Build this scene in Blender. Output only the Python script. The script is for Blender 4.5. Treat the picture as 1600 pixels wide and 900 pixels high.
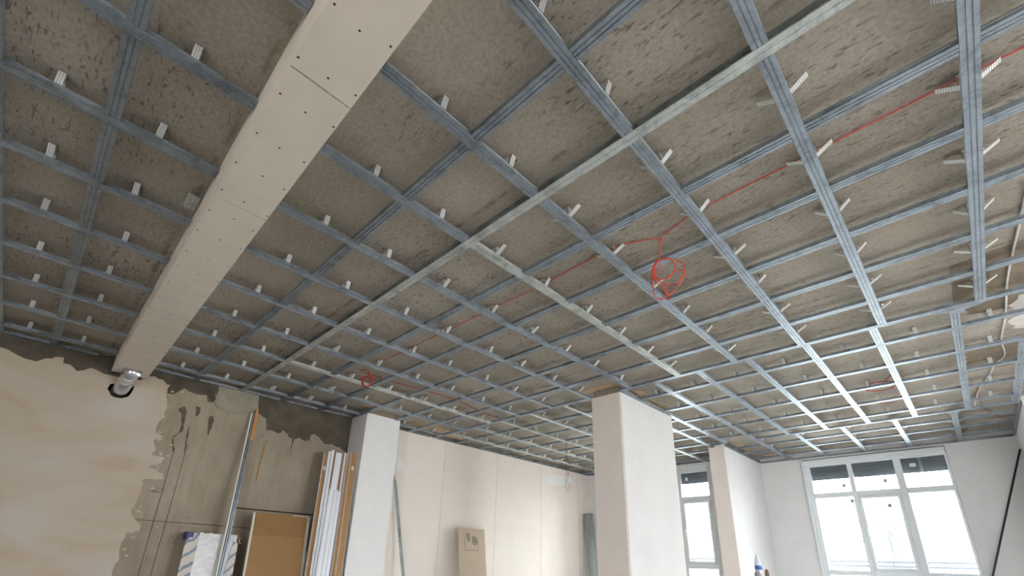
import bpy, bmesh, math, random
from mathutils import Vector, Matrix
from mathutils.geometry import tessellate_polygon

for o in list(bpy.data.objects):
    bpy.data.objects.remove(o, do_unlink=True)
scene = bpy.context.scene
COL = scene.collection
R = random.Random(7)

# ------------------------------------------------------------------ camera
EYE = 1.5
cam_d = bpy.data.cameras.new('camera')
cam = bpy.data.objects.new('camera', cam_d)
COL.objects.link(cam)
cam_d.sensor_fit = 'HORIZONTAL'
cam_d.sensor_width = 36.0
cam_d.lens = 724.0 / 1600 * 36
cam_d.shift_y = 155.0 / 1600
cam_d.clip_start = 0.02
yaw, pitch, roll = [math.radians(v) for v in (44.4425, 20.5221, 1.6399)]
Fw = Vector((-math.sin(yaw) * math.cos(pitch), math.cos(yaw) * math.cos(pitch), math.sin(pitch)))
R0 = Vector((math.cos(yaw), math.sin(yaw), 0))
U0 = R0.cross(Fw)
Rt = R0 * math.cos(roll) + U0 * math.sin(roll)
Up = U0 * math.cos(roll) - R0 * math.sin(roll)
mw = Matrix((Rt, Up, -Fw)).transposed().to_4x4()
mw.translation = (0, 0, EYE)
cam.matrix_world = mw
scene.camera = cam

# ------------------------------------------------------------------ world, exposure
world = bpy.data.worlds.new('overcast_sky')
scene.world = world
world.use_nodes = True
bg = world.node_tree.nodes['Background']
bg.inputs[0].default_value = (0.93, 0.97, 1.0, 1)
bg.inputs[1].default_value = 23.5
vs = scene.view_settings
vs.view_transform = 'Standard'
vs.look = 'None'
vs.gamma = 1.0
vs.use_curve_mapping = False
vs.exposure = 0.12


def portal(name, loc, rot, sx, sy):
    d = bpy.data.lights.new(name, 'AREA')
    d.shape = 'RECTANGLE'
    d.size, d.size_y = sx, sy
    d.cycles.is_portal = True
    o = bpy.data.objects.new(name, d)
    COL.objects.link(o)
    o.location = loc
    o.rotation_euler = rot


H90 = math.pi / 2
portal('daylight_portal', (-1.085, 10.3, 1.85), (-H90, 0, 0), 2.1, 3.2)       # far window, right bay
portal('daylight_portal', (-4.6, 9.5, 1.85), (-H90, 0, 0), 2.3, 3.2)         # far window, left bay
for yy in (3.6, 6.4):
    portal('daylight_portal', (4.35, yy, 1.95), (0, H90, 0), 2.4, 1.4)          # right wall, out of view
portal('daylight_portal', (2.8, -4.85, 1.75), (H90, 0, 0), 1.9, 2.7)            # rear wall, behind the viewer

# ------------------------------------------------------------------ materials


def lin(r, g, b):
    def f(c):
        c /= 255.0
        return c / 12.92 if c <= 0.04045 else ((c + 0.055) / 1.055) ** 2.4
    return (f(r), f(g), f(b), 1)


def new_mat(name):
    m = bpy.data.materials.new(name)
    m.use_nodes = True
    nt = m.node_tree
    return m, nt, nt.nodes['Principled BSDF'], nt.nodes, nt.links


def coords(nt, scale=(1, 1, 1), rot=(0, 0, 0), world_space=True):
    n = nt.nodes
    mp = n.new('ShaderNodeMapping')
    mp.inputs['Scale'].default_value = scale
    mp.inputs['Rotation'].default_value = rot
    if world_space:
        g = n.new('ShaderNodeNewGeometry')
        nt.links.new(g.outputs['Position'], mp.inputs['Vector'])
    else:
        g = n.new('ShaderNodeTexCoord')
        nt.links.new(g.outputs['Object'], mp.inputs['Vector'])
    return mp.outputs['Vector']


def noise(nt, vec, scale, detail=4, rough=0.6, dist=0.0):
    t = nt.nodes.new('ShaderNodeTexNoise')
    t.inputs['Scale'].default_value = scale
    t.inputs['Detail'].default_value = detail
    t.inputs['Roughness'].default_value = rough
    t.inputs['Distortion'].default_value = dist
    nt.links.new(vec, t.inputs['Vector'])
    return t.outputs['Fac']


def ramp(nt, fac, stops):
    r = nt.nodes.new('ShaderNodeValToRGB')
    el = r.color_ramp.elements
    el[0].position, el[0].color = stops[0]
    el[1].position, el[1].color = stops[-1]
    for p, c in stops[1:-1]:
        e = el.new(p)
        e.color = c
    nt.links.new(fac, r.inputs['Fac'])
    return r.outputs['Color']


def mix(nt, fac, a, b, mode='MIX'):
    m = nt.nodes.new('ShaderNodeMix')
    m.data_type = 'RGBA'
    m.blend_type = mode
    for sock, v in ((m.inputs[0], fac), (m.inputs[6], a), (m.inputs[7], b)):
        if isinstance(v, (int, float)) or isinstance(v, tuple):
            sock.default_value = v
        else:
            nt.links.new(v, sock)
    return m.outputs[2]


def bump(nt, bsdf, h, strength=0.3, dist=0.01):
    b = nt.nodes.new('ShaderNodeBump')
    b.inputs['Strength'].default_value = strength
    b.inputs['Distance'].default_value = dist
    nt.links.new(h, b.inputs['Height'])
    nt.links.new(b.outputs['Normal'], bsdf.inputs['Normal'])


def simple(name, col, rough=0.6, metal=0.0, var=0.12, scale=6.0, bstr=0.0, stretch=(1, 1, 1)):
    m, nt, bs, n, l = new_mat(name)
    v = coords(nt, stretch)
    f = noise(nt, v, scale, 5, 0.65)
    dk = tuple(c * (1 - var) for c in col[:3]) + (1,)
    lt = tuple(min(1, c * (1 + var)) for c in col[:3]) + (1,)
    l.new(ramp(nt, f, [(0.3, dk), (0.7, lt)]), bs.inputs['Base Color'])
    bs.inputs['Roughness'].default_value = rough
    bs.inputs['Metallic'].default_value = metal
    if bstr:
        bump(nt, bs, noise(nt, v, scale * 8, 4), bstr, 0.004)
    return m


def galvanized(name, base, rough=0.42):
    m, nt, bs, n, l = new_mat(name)
    v = coords(nt, (1, 1, 1), world_space=True)
    f = noise(nt, v, 9, 5, 0.7, 0.6)
    f2 = noise(nt, v, 60, 3, 0.6)
    d = tuple(c * 0.55 for c in base[:3]) + (1,)
    h = tuple(min(1, c * 1.25) for c in base[:3]) + (1,)
    c1 = ramp(nt, f, [(0.32, d), (0.5, base), (0.68, h)])
    c2 = mix(nt, 0.25, c1, ramp(nt, f2, [(0.4, d), (0.6, base)]))
    l.new(c2, bs.inputs['Base Color'])
    bs.inputs['Metallic'].default_value = 0.78
    rr = n.new('ShaderNodeMapRange')
    rr.inputs['To Min'].default_value = rough - 0.16
    rr.inputs['To Max'].default_value = rough + 0.2
    l.new(f, rr.inputs['Value'])
    l.new(rr.outputs[0], bs.inputs['Roughness'])
    return m


def mat_slab():
    m, nt, bs, n, l = new_mat('raw_concrete_slab')
    v = coords(nt)
    big = noise(nt, v, 0.9, 4, 0.55)
    base = ramp(nt, big, [(0.3, lin(140, 129, 115)), (0.5, lin(160, 150, 137)), (0.72, lin(178, 168, 155))])
    # short dark scratches running along x-ish diagonal
    v2 = coords(nt, (11, 40, 11), (0, 0, 0.75))
    sc = noise(nt, v2, 1.7, 3, 0.55, 0.4)
    k = ramp(nt, sc, [(0.57, (0, 0, 0, 1)), (0.66, (1, 1, 1, 1))])
    patch = ramp(nt, noise(nt, v, 0.75, 2), [(0.42, (0.1, 0.1, 0.1, 1)), (0.55, (1, 1, 1, 1))])
    kk = mix(nt, 1.0, k, patch, 'MULTIPLY')
    c = mix(nt, kk, base, lin(84, 73, 61))
    fine = noise(nt, v, 55, 4, 0.7)
    c = mix(nt, 0.35, c, ramp(nt, fine, [(0.35, lin(128, 119, 106)), (0.65, lin(186, 177, 164))]))
    # formwork joints every 1.25 m along y (lines run along x)
    sx = n.new('ShaderNodeSeparateXYZ')
    g = n.new('ShaderNodeNewGeometry')
    l.new(g.outputs['Position'], sx.inputs[0])
    wob = noise(nt, v, 3.0, 4)
    ad = n.new('ShaderNodeMath'); ad.operation = 'MULTIPLY_ADD'
    l.new(wob, ad.inputs[0]); ad.inputs[1].default_value = 0.03; l.new(sx.outputs['Y'], ad.inputs[2])
    md = n.new('ShaderNodeMath'); md.operation = 'PINGPONG'
    of = n.new('ShaderNodeMath'); of.operation = 'SUBTRACT'; of.inputs[1].default_value = 0.25
    l.new(ad.outputs[0], of.inputs[0]); l.new(of.outputs[0], md.inputs[0]); md.inputs[1].default_value = 0.62
    jl = ramp(nt, md.outputs[0], [(0.0, (1, 1, 1, 1)), (0.022, (0, 0, 0, 1))])
    jn = mix(nt, 1.0, jl, ramp(nt, noise(nt, v, 7, 3), [(0.42, (0, 0, 0, 1)), (0.6, (0.8, 0.8, 0.8, 1))]), 'MULTIPLY')
    c = mix(nt, jn, c, lin(112, 96, 76))
    l.new(c, bs.inputs['Base Color'])
    bs.inputs['Roughness'].default_value = 0.9
    bump(nt, bs, mix(nt, 0.5, sc, fine), 0.5, 0.006)
    return m


def mat_wall_concrete():
    m, nt, bs, n, l = new_mat('cast_concrete_wall')
    v = coords(nt)
    big = noise(nt, v, 1.3, 4, 0.6)
    base = ramp(nt, big, [(0.3, lin(138, 123, 105)), (0.5, lin(156, 142, 124)), (0.7, lin(169, 156, 139))])
    vs_ = coords(nt, (8, 8, 0.35))
    st = noise(nt, vs_, 1.5, 4, 0.6)
    c = mix(nt, ramp(nt, st, [(0.56, (0, 0, 0, 1)), (0.74, (0.55, 0.55, 0.55, 1))]), base, lin(140, 122, 90))
    vf = coords(nt, (60, 60, 2))
    c = mix(nt, 0.10, c, ramp(nt, noise(nt, vf, 1.6, 3), [(0.35, lin(104, 94, 80)), (0.65, lin(184, 174, 158))]))
    blot = noise(nt, v, 4.2, 5, 0.7, 0.5)
    c = mix(nt, ramp(nt, blot, [(0.62, (0, 0, 0, 1)), (0.7, (0.6, 0.6, 0.6, 1))]), c, lin(92, 80, 68))
    l.new(c, bs.inputs['Base Color'])
    bs.inputs['Roughness'].default_value = 0.9
    bump(nt, bs, mix(nt, 0.5, st, blot), 0.4, 0.006)
    return m


def mat_plaster():
    m, nt, bs, n, l = new_mat('beige_gypsum_plaster')
    v = coords(nt)
    v2 = coords(nt, (1, 0.55, 1.2))
    f = noise(nt, v2, 1.9, 3, 0.5, 0.8)
    c = ramp(nt, f, [(0.3, lin(176, 156, 130)), (0.48, lin(184, 169, 151)), (0.7, lin(190, 180, 169))])
    spots = noise(nt, coords(nt, (1, 0.5, 1.6)), 1.35, 2, 0.5)
    c = mix(nt, ramp(nt, spots, [(0.60, (0, 0, 0, 1)), (0.78, (0.5, 0.5, 0.5, 1))]), c, lin(168, 140, 100))
    l.new(c, bs.inputs['Base Color'])
    bs.inputs['Roughness'].default_value = 0.8
    bump(nt, bs, noise(nt, v, 14, 4), 0.15, 0.004)
    return m


def mat_perforated():
    m, nt, bs, n, l = new_mat('perforated_galvanized_strap')
    tc = n.new('ShaderNodeTexCoord')
    mp = n.new('ShaderNodeMapping')
    mp.inputs['Scale'].default_value = (1, 1, 1)
    l.new(tc.outputs['UV'], mp.inputs['Vector'])
    vo = n.new('ShaderNodeTexVoronoi')
    vo.inputs['Scale'].default_value = 3.2
    vo.inputs['Randomness'].default_value = 0.0
    l.new(mp.outputs[0], vo.inputs['Vector'])
    c = ramp(nt, vo.outputs['Distance'], [(0.22, lin(96, 94, 90)), (0.32, lin(206, 206, 202))])
    l.new(c, bs.inputs['Base Color'])
    bs.inputs['Metallic'].default_value = 0.1
    bs.inputs['Roughness'].default_value = 0.45
    return m


def mat_glass():
    m = bpy.data.materials.new('window_glass')
    m.use_nodes = True
    nt = m.node_tree
    n, l = nt.nodes, nt.links
    n.remove(n['Principled BSDF'])
    out = n['Material Output']
    tr = n.new('ShaderNodeBsdfTransparent')
    tr.inputs[0].default_value = (0.96, 0.985, 0.98, 1)
    gl = n.new('ShaderNodeBsdfGlossy')
    gl.inputs['Roughness'].default_value = 0.02
    fr = n.new('ShaderNodeFresnel')
    fr.inputs[0].default_value = 1.45
    ms = n.new('ShaderNodeMixShader')
    l.new(fr.outputs[0], ms.inputs[0])
    l.new(tr.outputs[0], ms.inputs[1])
    l.new(gl.outputs[0], ms.inputs[2])
    l.new(ms.outputs[0], out.inputs[0])
    return m


def mat_stripes():
    """pale tape with slanted blue dashes"""
    m, nt, bs, n, l = new_mat('printed_packing_tape')
    w = n.new('ShaderNodeTexWave')
    w.wave_type = 'BANDS'
    w.bands_direction = 'DIAGONAL'
    w.inputs['Scale'].default_value = 4.2
    w.inputs['Distortion'].default_value = 3.5
    w.inputs['Detail Scale'].default_value = 2.0
    l.new(coords(nt, (1, 1, -1), world_space=False), w.inputs['Vector'])
    c = ramp(nt, w.outputs['Fac'], [(0.68, lin(200, 190, 180)), (0.9, lin(120, 132, 150))])
    l.new(c, bs.inputs['Base Color'])
    bs.inputs['Roughness'].default_value = 0.5
    return m


def mat_wrapped():
    m, nt, bs, n, l = new_mat('film_wrapped_white_board')
    v = coords(nt, (1, 2.5, 5), world_space=False)
    f = noise(nt, v, 5, 3)
    l.new(ramp(nt, f, [(0.4, lin(206, 204, 203)), (0.6, lin(222, 221, 220))]), bs.inputs['Base Color'])
    bs.inputs['Roughness'].default_value = 0.3
    bump(nt, bs, f, 0.3, 0.01)
    return m


M = {}
M['slab'] = mat_slab()
M['conc'] = mat_wall_concrete()
M['plaster'] = mat_plaster()
M['galv'] = galvanized('galvanized_steel', lin(150, 159, 167), 0.44)
M['galv_dull'] = galvanized('dull_galvanized_steel', lin(192, 196, 193), 0.5)
M['strap'] = mat_perforated()
M['glass'] = mat_glass()
M['board'] = simple('gypsum_board_casing', lin(210, 199, 184), 0.85, 0, 0.05, 5, 0.05)
M['wallboard'] = simple('primed_wallboard', lin(236, 225, 215), 0.8, 0, 0.03, 3, 0.04)
M['filler'] = simple('joint_filler', lin(226, 211, 194), 0.85, 0, 0.06, 12, 0.1)
M['putty'] = simple('white_putty', lin(238, 236, 232), 0.85, 0, 0.03, 9, 0.1)
M['column_face'] = simple('column_paper_board', lin(238, 226, 217), 0.85, 0, 0.03, 4, 0.03)
M['column_side'] = simple('column_grey_board', lin(226, 223, 221), 0.85, 0, 0.03, 4, 0.03)
M['column_dimmed'] = simple('column_board_dimmed', lin(206, 203, 201), 0.85, 0, 0.04, 2.5, 0.04)  # board colour darkened to offset the strong light on the column sides
M['skim'] = simple('skimmed_plaster_wall', lin(234, 232, 231), 0.85, 0, 0.035, 2.5, 0.05)
M['dark_render'] = simple('dark_damp_render', lin(86, 78, 66), 0.95, 0, 0.35, 5, 0.5)
M['damp'] = simple('damp_brown_concrete', lin(126, 112, 94), 0.9, 0, 0.25, 6, 0.3)
M['stain'] = simple('brown_rust_stain', lin(96, 82, 66), 0.9, 0, 0.3, 12, 0.0)
M['ochre'] = simple('ochre_stain', lin(150, 112, 50), 0.9, 0, 0.2, 12, 0.0)
M['lime'] = simple('light_concrete_patch', lin(146, 137, 122), 0.9, 0, 0.2, 7, 0.4)
M['splash'] = simple('plaster_splash', lin(196, 170, 140), 0.9, 0, 0.12, 14, 0.3)
M['splash_white'] = simple('pale_plaster_splash', lin(206, 200, 192), 0.9, 0, 0.08, 14, 0.3)
M['hole'] = simple('dark_recess_tone', lin(58, 48, 38), 0.95, 0, 0.3, 30, 0.4)
M['duct'] = simple('shiny_duct_steel', lin(214, 216, 220), 0.22, 0.9, 0.08, 12)
M['floor'] = simple('dusty_screed_floor', lin(198, 197, 196), 0.85, 0, 0.08, 2.0, 0.1)
M['pvc'] = simple('white_window_plastic', lin(242, 245, 247), 0.4, 0, 0.02, 3)
M['shutter'] = simple('dark_shutter_slat', lin(96, 98, 104), 0.6, 0, 0.08, 6)
M['red'] = simple('red_cable_sheath', lin(226, 62, 34), 0.45, 0, 0.08, 20)
M['dark_red'] = simple('dark_red_cable_sheath', lin(168, 52, 38), 0.5, 0, 0.1, 20)
M['white_cable'] = simple('white_cable_sheath', lin(208, 206, 198), 0.5, 0, 0.05, 10)
M['wood'] = simple('orange_pine_batten', lin(204, 140, 84), 0.7, 0, 0.14, 20, 0, (1, 1, 0.1))
M['hdf'] = simple('brown_fibre_trim_back', lin(162, 122, 76), 0.75, 0, 0.08, 20)
M['white_trim'] = simple('white_lacquered_trim', lin(224, 224, 230), 0.4, 0, 0.02, 8)
M['cardboard'] = simple('brown_cardboard', lin(140, 106, 66), 0.85, 0, 0.07, 9)
M['cardboard_light'] = simple('pale_cardboard', lin(150, 115, 74), 0.85, 0, 0.06, 9)
M['board_edge'] = simple('white_board_edge', lin(212, 206, 194), 0.7, 0, 0.04, 9)
M['tape'] = mat_stripes()
M['wrapped'] = mat_wrapped()
M['blue'] = simple('blue_violet_cap', lin(62, 56, 112), 0.5, 0, 0.08, 9)
M['tan'] = simple('tan_fibreboard', lin(198, 178, 156), 0.8, 0, 0.06, 3)
M['stamp'] = simple('faded_print_ink', lin(150, 136, 120), 0.8, 0, 0.15, 30)
M['tube'] = simple('grey_green_pipe', lin(168, 176, 172), 0.5, 0.2, 0.08, 8)
M['black'] = simple('black_pole_coating', lin(46, 40, 40), 0.5, 0, 0.1, 12)
M['sticker'] = simple('grey_paper_sticker', lin(150, 150, 152), 0.7, 0, 0.04, 10)
M['bottle'] = simple('clear_bottle_plastic', lin(214, 224, 232), 0.2, 0, 0.03, 10)
M['bluelabel'] = simple('blue_bottle_label', lin(60, 96, 176), 0.5, 0, 0.08, 20)
M['brown'] = simple('brown_glazed_jar', lin(120, 84, 60), 0.5, 0, 0.1, 12)
M['greyjar'] = simple('grey_jar', lin(140, 136, 134), 0.5, 0, 0.1, 12)
M['street'] = simple('pale_street_paving', lin(214, 212, 208), 0.9, 0, 0.04, 1)
M['facade'] = simple('pale_facade_render', lin(208, 208, 210), 0.9, 0, 0.03, 1)
M['facade_win'] = simple('facade_window_glass', lin(54, 58, 66), 0.6, 0, 0.05, 1)
M['rail'] = simple('grey_railing_paint', lin(70, 74, 82), 0.5, 0, 0.05, 6)

# ------------------------------------------------------------------ geometry helpers


def link(o):
    COL.objects.link(o)
    return o


def obj(name, bm_or_me, mat, parent=None, loc=None, rot=None):
    if isinstance(bm_or_me, bmesh.types.BMesh):
        me = bpy.data.meshes.new(name)
        bmesh.ops.recalc_face_normals(bm_or_me, faces=bm_or_me.faces)
        bm_or_me.to_mesh(me)
        bm_or_me.free()
    else:
        me = bm_or_me
    if mat is not None and len(me.materials) == 0:
        me.materials.append(mat)
    o = bpy.data.objects.new(name, me)
    link(o)
    if parent is not None:
        o.parent = parent
        if loc is not None and parent.type == 'EMPTY':
            loc = Vector(loc) - Vector(parent.location)
        elif loc is None and parent.type == 'EMPTY':
            loc = -Vector(parent.location)
    if loc is not None:
        o.location = loc
    if rot is not None:
        o.rotation_euler = rot
    return o


def tag(o, label, cat, group=None):
    o['label'] = label
    o['category'] = cat
    if group:
        o['group'] = group
    return o


def thing(name, label, cat, loc=(0, 0, 0), group=None):
    o = bpy.data.objects.new(name, None)
    o.empty_display_size = 0.1
    link(o)
    o.location = loc
    o['kind'] = 'thing'
    return tag(o, label, cat, group)


def struct(o):
    o['kind'] = 'structure'
    return o


def bx(bm, x0, x1, y0, y1, z0, z1):
    vv = [bm.verts.new(p) for p in ((x0, y0, z0), (x1, y0, z0), (x1, y1, z0), (x0, y1, z0),
                                    (x0, y0, z1), (x1, y0, z1), (x1, y1, z1), (x0, y1, z1))]
    for f in ((0, 3, 2, 1), (4, 5, 6, 7), (0, 1, 5, 4), (1, 2, 6, 5), (2, 3, 7, 6), (3, 0, 4, 7)):
        bm.faces.new([vv[i] for i in f])
    return vv


def box(x0, x1, y0, y1, z0, z1, bev=0.0):
    bm = bmesh.new()
    bx(bm, x0, x1, y0, y1, z0, z1)
    if bev:
        bmesh.ops.bevel(bm, geom=bm.edges[:], offset=bev, segments=1, affect='EDGES')
    return bm


def hexa(p):
    """box from 8 points, order as bx"""
    bm = bmesh.new()
    vv = [bm.verts.new(q) for q in p]
    for f in ((0, 3, 2, 1), (4, 5, 6, 7), (0, 1, 5, 4), (1, 2, 6, 5), (2, 3, 7, 6), (3, 0, 4, 7)):
        bm.faces.new([vv[i] for i in f])
    return bm


def sheet(outer, holes, to3, thick):
    """extruded flat polygon with holes; to3(u, v, d) gives the 3-D point at depth d"""
    bm = bmesh.new()
    loops = [outer] + list(holes)
    flat = [p for lp in loops for p in lp]
    tris = tessellate_polygon([[Vector((p[0], p[1], 0)) for p in lp] for lp in loops])
    a = [bm.verts.new(to3(p[0], p[1], 0)) for p in flat]
    b = [bm.verts.new(to3(p[0], p[1], thick)) for p in flat]
    for t in tris:
        try:
            bm.faces.new([a[i] for i in t])
            bm.faces.new([b[i] for i in reversed(t)])
        except ValueError:
            pass
    k = 0
    for lp in loops:
        m = len(lp)
        for i in range(m):
            j = (i + 1) % m
            bm.faces.new([a[k + i], a[k + j], b[k + j], b[k + i]])
        k += m
    return bm


def jag(pts, amp, step, rnd, closed=True):
    """add ragged points along a polygon"""
    out = []
    m = len(pts)
    for i in range(m if closed else m - 1):
        p, q = Vector(pts[i]), Vector(pts[(i + 1) % m])
        d = (q - p).length
        k = max(1, int(d / step))
        nrm = Vector((-(q - p).y, (q - p).x))
        if d > 0:
            nrm /= d
        for s in range(k):
            w = p.lerp(q, s / k)
            if s:
                w = w + nrm * rnd.uniform(-amp, amp)
            out.append((w.x, w.y))
    if not closed:
        out.append(tuple(pts[-1]))
    return out


def catmull(pts, n=8, closed=False):
    P = [Vector(p) for p in pts]
    out = []
    m = len(P)
    rng = range(m) if closed else range(m - 1)
    for i in rng:
        if closed:
            p0, p1, p2, p3 = P[i - 1], P[i], P[(i + 1) % m], P[(i + 2) % m]
        else:
            p0, p1, p2, p3 = P[max(i - 1, 0)], P[i], P[i + 1], P[min(i + 2, m - 1)]
        for s in range(n):
            t = s / n
            out.append(0.5 * ((2 * p1) + (p2 - p0) * t + (2 * p0 - 5 * p1 + 4 * p2 - p3) * t * t
                              + (3 * p1 - p0 - 3 * p2 + p3) * t ** 3))
    if not closed:
        out.append(P[-1])
    return out


def tube(bm, pts, rad, seg=6, closed=False):
    P = [Vector(p) for p in pts]
    m = len(P)
    rings = []
    ref = Vector((0.31, 0.22, 0.92)).normalized()
    for i in range(m):
        if closed:
            t = P[(i + 1) % m] - P[i - 1]
        else:
            t = P[min(i + 1, m - 1)] - P[max(i - 1, 0)]
        t.normalize()
        u = t.cross(ref)
        if u.length < 1e-4:
            u = t.cross(Vector((1, 0, 0)))
        u.normalize()
        w = t.cross(u)
        r = rad(i / (m - 1)) if callable(rad) else rad
        rings.append([bm.verts.new(P[i] + (u * math.cos(2 * math.pi * k / seg) + w * math.sin(2 * math.pi * k / seg)) * r)
                      for k in range(seg)])
    for i in range(m if closed else m - 1):
        a, b = rings[i], rings[(i + 1) % m]
        for k in range(seg):
            bm.faces.new((a[k], a[(k + 1) % seg], b[(k + 1) % seg], b[k]))
    if not closed:
        bm.faces.new(rings[0][::-1])
        bm.faces.new(rings[-1])
    return bm


def lathe(prof, seg=20):
    """prof: (r, z) list"""
    bm = bmesh.new()
    rings = []
    for r, z in prof:
        rings.append([bm.verts.new((r * math.cos(2 * math.pi * k / seg), r * math.sin(2 * math.pi * k / seg), z)) for k in range(seg)])
    for a, b in zip(rings, rings[1:]):
        for k in range(seg):
            bm.faces.new((a[k], a[(k + 1) % seg], b[(k + 1) % seg], b[k]))
    bm.faces.new(rings[0][::-1])
    bm.faces.new(rings[-1])
    return bm


def smooth(o):
    for p in o.data.polygons:
        p.use_smooth = True
    return o


# ------------------------------------------------------------------ room shell
GZ = 3.42          # underside of the metal grid
SZ = 3.505         # underside of the concrete slab
WX = -6.36         # left wall
YB = 9.12          # window wall, left bay
YA = 9.90          # window wall, right bay
XR = 4.2           # right wall, out of view
Y0 = -4.7          # rear wall, behind the viewer

struct(obj('floor', box(-6.7, 4.5, -5.0, 10.3, -0.2, 0.0), M['floor']))
slab = struct(obj('ceiling', box(-6.7, 4.5, -5.0, 10.3, SZ, SZ + 0.25), M['slab']))

# left wall: cast concrete with a hole for the duct
HY0, HY1, HZ0, HZ1 = 0.30, 0.55, 3.0, 3.22
bm = bmesh.new()
bx(bm, WX - 0.3, WX, -5.0, HY0, 0, SZ)
bx(bm, WX - 0.3, WX, HY1, 9.4, 0, SZ)
bx(bm, WX - 0.3, WX, HY0, HY1, 0, HZ0)
bx(bm, WX - 0.3, WX, HY0, HY1, HZ1, SZ)
bx(bm, WX - 0.32, WX - 0.22, HY0 - 0.05, HY1 + 0.05, HZ0 - 0.05, HZ1 + 0.05)
wall_left = struct(obj('wall_left', bm, M['conc']))


def on_left(d0):
    return lambda u, v, d: (WX + d0 + d, u, v)


rp = random.Random(3)
edge = [(0.68, 3.35), (0.76, 3.332), (0.803, 3.289), (0.84, 3.293), (0.827, 3.212), (0.832, 3.145), (0.861, 3.07), (0.857, 2.974),
        (0.878, 2.912), (0.835, 2.848), (0.827, 2.794), (0.837, 2.731), (0.925, 2.696), (0.838, 2.643), (0.884, 2.544), (0.855, 2.485),
        (0.983, 2.471), (0.957, 2.396), (0.866, 2.355), (1.01, 2.298), (1.025, 2.238), (0.846, 2.205), (0.868, 2.089), (0.85, 1.97),
        (0.83, 1.887), (0.877, 1.809), (0.946, 1.75), (0.949, 1.685), (0.847, 1.663), (0.832, 1.569), (0.832, 1.491), (0.848, 1.431),
        (0.829, 1.28), (0.844, 1.176), (0.86, 0.8), (0.82, 0.4), (0.85, 0.0)]
top = [(-4.7, 3.3), (-3.5, 3.26), (-2.2, 3.3), (-1.2, 3.25), (-0.532, 3.28), (-0.477, 3.274), (-0.414, 3.245), (-0.352, 3.224), (-0.261, 3.221),
       (-0.206, 3.274), (-0.145, 3.312), (-0.088, 3.323), (-0.077, 3.264), (-0.022, 3.264), (0.041, 3.213), (0.086, 3.237),
       (0.138, 3.281), (0.207, 3.266), (0.303, 3.25), (0.45, 3.24), (0.56, 3.27), (0.62, 3.33)]
rag = jag(top + edge, 0.012, 0.035, rp, closed=False)
hole = [(0.329, 3.156), (0.317, 3.098), (0.36, 3.038), (0.404, 3.023), (0.458, 3.028), (0.505, 3.059), (0.527, 3.139), (0.529, 3.187), (0.474, 3.19), (0.386, 3.201)]
obj('plaster_coat', sheet(rag + [(-4.7, 0.0)], [jag(hole, 0.006, 0.03, rp)], on_left(0.001), 0.018), M['plaster'], wall_left)
# dark plate at the back of the hole, recess shade put into its colour
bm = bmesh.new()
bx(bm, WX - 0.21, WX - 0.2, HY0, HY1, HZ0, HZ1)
obj('hole_shade_back', bm, M['hole'], wall_left)
for k in range(26):                                   # plaster flakes left on the concrete beside the ragged edge
    y = 0.86 + abs(rp.gauss(0, 0.09))
    z = rp.uniform(1.3, 3.3)
    s = rp.uniform(0.012, 0.034)
    pts = [(y + s * rp.uniform(0.25, 1.1) * math.cos(a), z + s * rp.uniform(0.15, 0.9) * math.sin(a)) for a in [i * 2 * math.pi / 9 for i in range(9)]]
    obj('plaster_flake', sheet(pts, [], on_left(0.001), 0.006), M['plaster'], wall_left)
dark = [(1.787, 3.46), (1.80, 3.3), (1.824, 3.192), (1.928, 3.148), (1.965, 3.001), (2.035, 3.012), (2.105, 2.987), (2.143, 3.004), (2.166, 3.053),
        (2.224, 3.012), (2.26, 2.958), (2.329, 2.954), (2.373, 2.972), (2.388, 3.006), (2.42, 2.973), (2.484, 2.959), (2.534, 2.978),
        (2.53, 3.049), (2.588, 3.08), (2.668, 3.041), (2.736, 2.972), (2.802, 2.975), (2.866, 2.987), (2.928, 2.962), (2.987, 2.963),
        (3.042, 2.927), (3.095, 2.90), (3.095, 3.46)]
obj('render_patch', sheet(jag(dark, 0.008, 0.03, rp), [], on_left(0.001), 0.008), M['dark_render'], wall_left)
dark2 = [(-4.7, 3.46), (-4.7, 3.2), (0.9, 3.2), (0.98, 3.3), (1.1, 3.26), (1.22, 3.28), (1.3, 3.2), (1.32, 3.46)]
obj('render_patch', sheet(jag(dark2, 0.012, 0.05, rp), [[(HY0 - .02, 3.215), (HY0 - .02, HZ1 + .01), (HY1 + .02, HZ1 + .01), (HY1 + .02, 3.215)]], on_left(0.0005), 0.004), M['dark_render'], wall_left)
light = [(1.312, 3.46), (1.782, 3.46), (1.796, 3.207), (1.545, 3.13), (1.376, 3.147), (1.317, 3.19)]
obj('concrete_patch', sheet(jag(light, 0.008, 0.04, rp), [], on_left(0.001), 0.012), M['lime'], wall_left)
stains = [
    ('stain', [(1.032, 3.088), (1.069, 3.028), (1.075, 2.905), (1.078, 2.797), (1.012, 2.703), (0.998, 2.713), (1.049, 2.777), (1.049, 2.872), (1.021, 2.989), (0.977, 3.033)]),
    ('stain', [(1.217, 3.28), (1.29, 3.28), (1.291, 3.198), (1.241, 3.2)]),
    ('stain', [(1.141, 3.116), (1.189, 3.114), (1.188, 3.015), (1.158, 2.994)]),
    ('stain', [(1.12, 2.86), (1.134, 2.85), (1.157, 2.558), (1.143, 2.569)]),
    ('stain', [(1.0, 2.70), (1.02, 2.69), (1.05, 2.55), (1.04, 2.55)]),
    ('stain', [(1.30, 3.02), (1.33, 3.05), (1.36, 2.98), (1.34, 2.80), (1.325, 2.82)]),
    ('ochre', [(1.968, 2.832), (1.992, 2.769), (1.973, 2.471), (1.972, 2.295), (1.956, 2.404), (1.965, 2.698)]),
    ('stain', [(2.30, 2.96), (2.33, 2.96), (2.32, 2.84), (2.315, 2.70)]),
]
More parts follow.
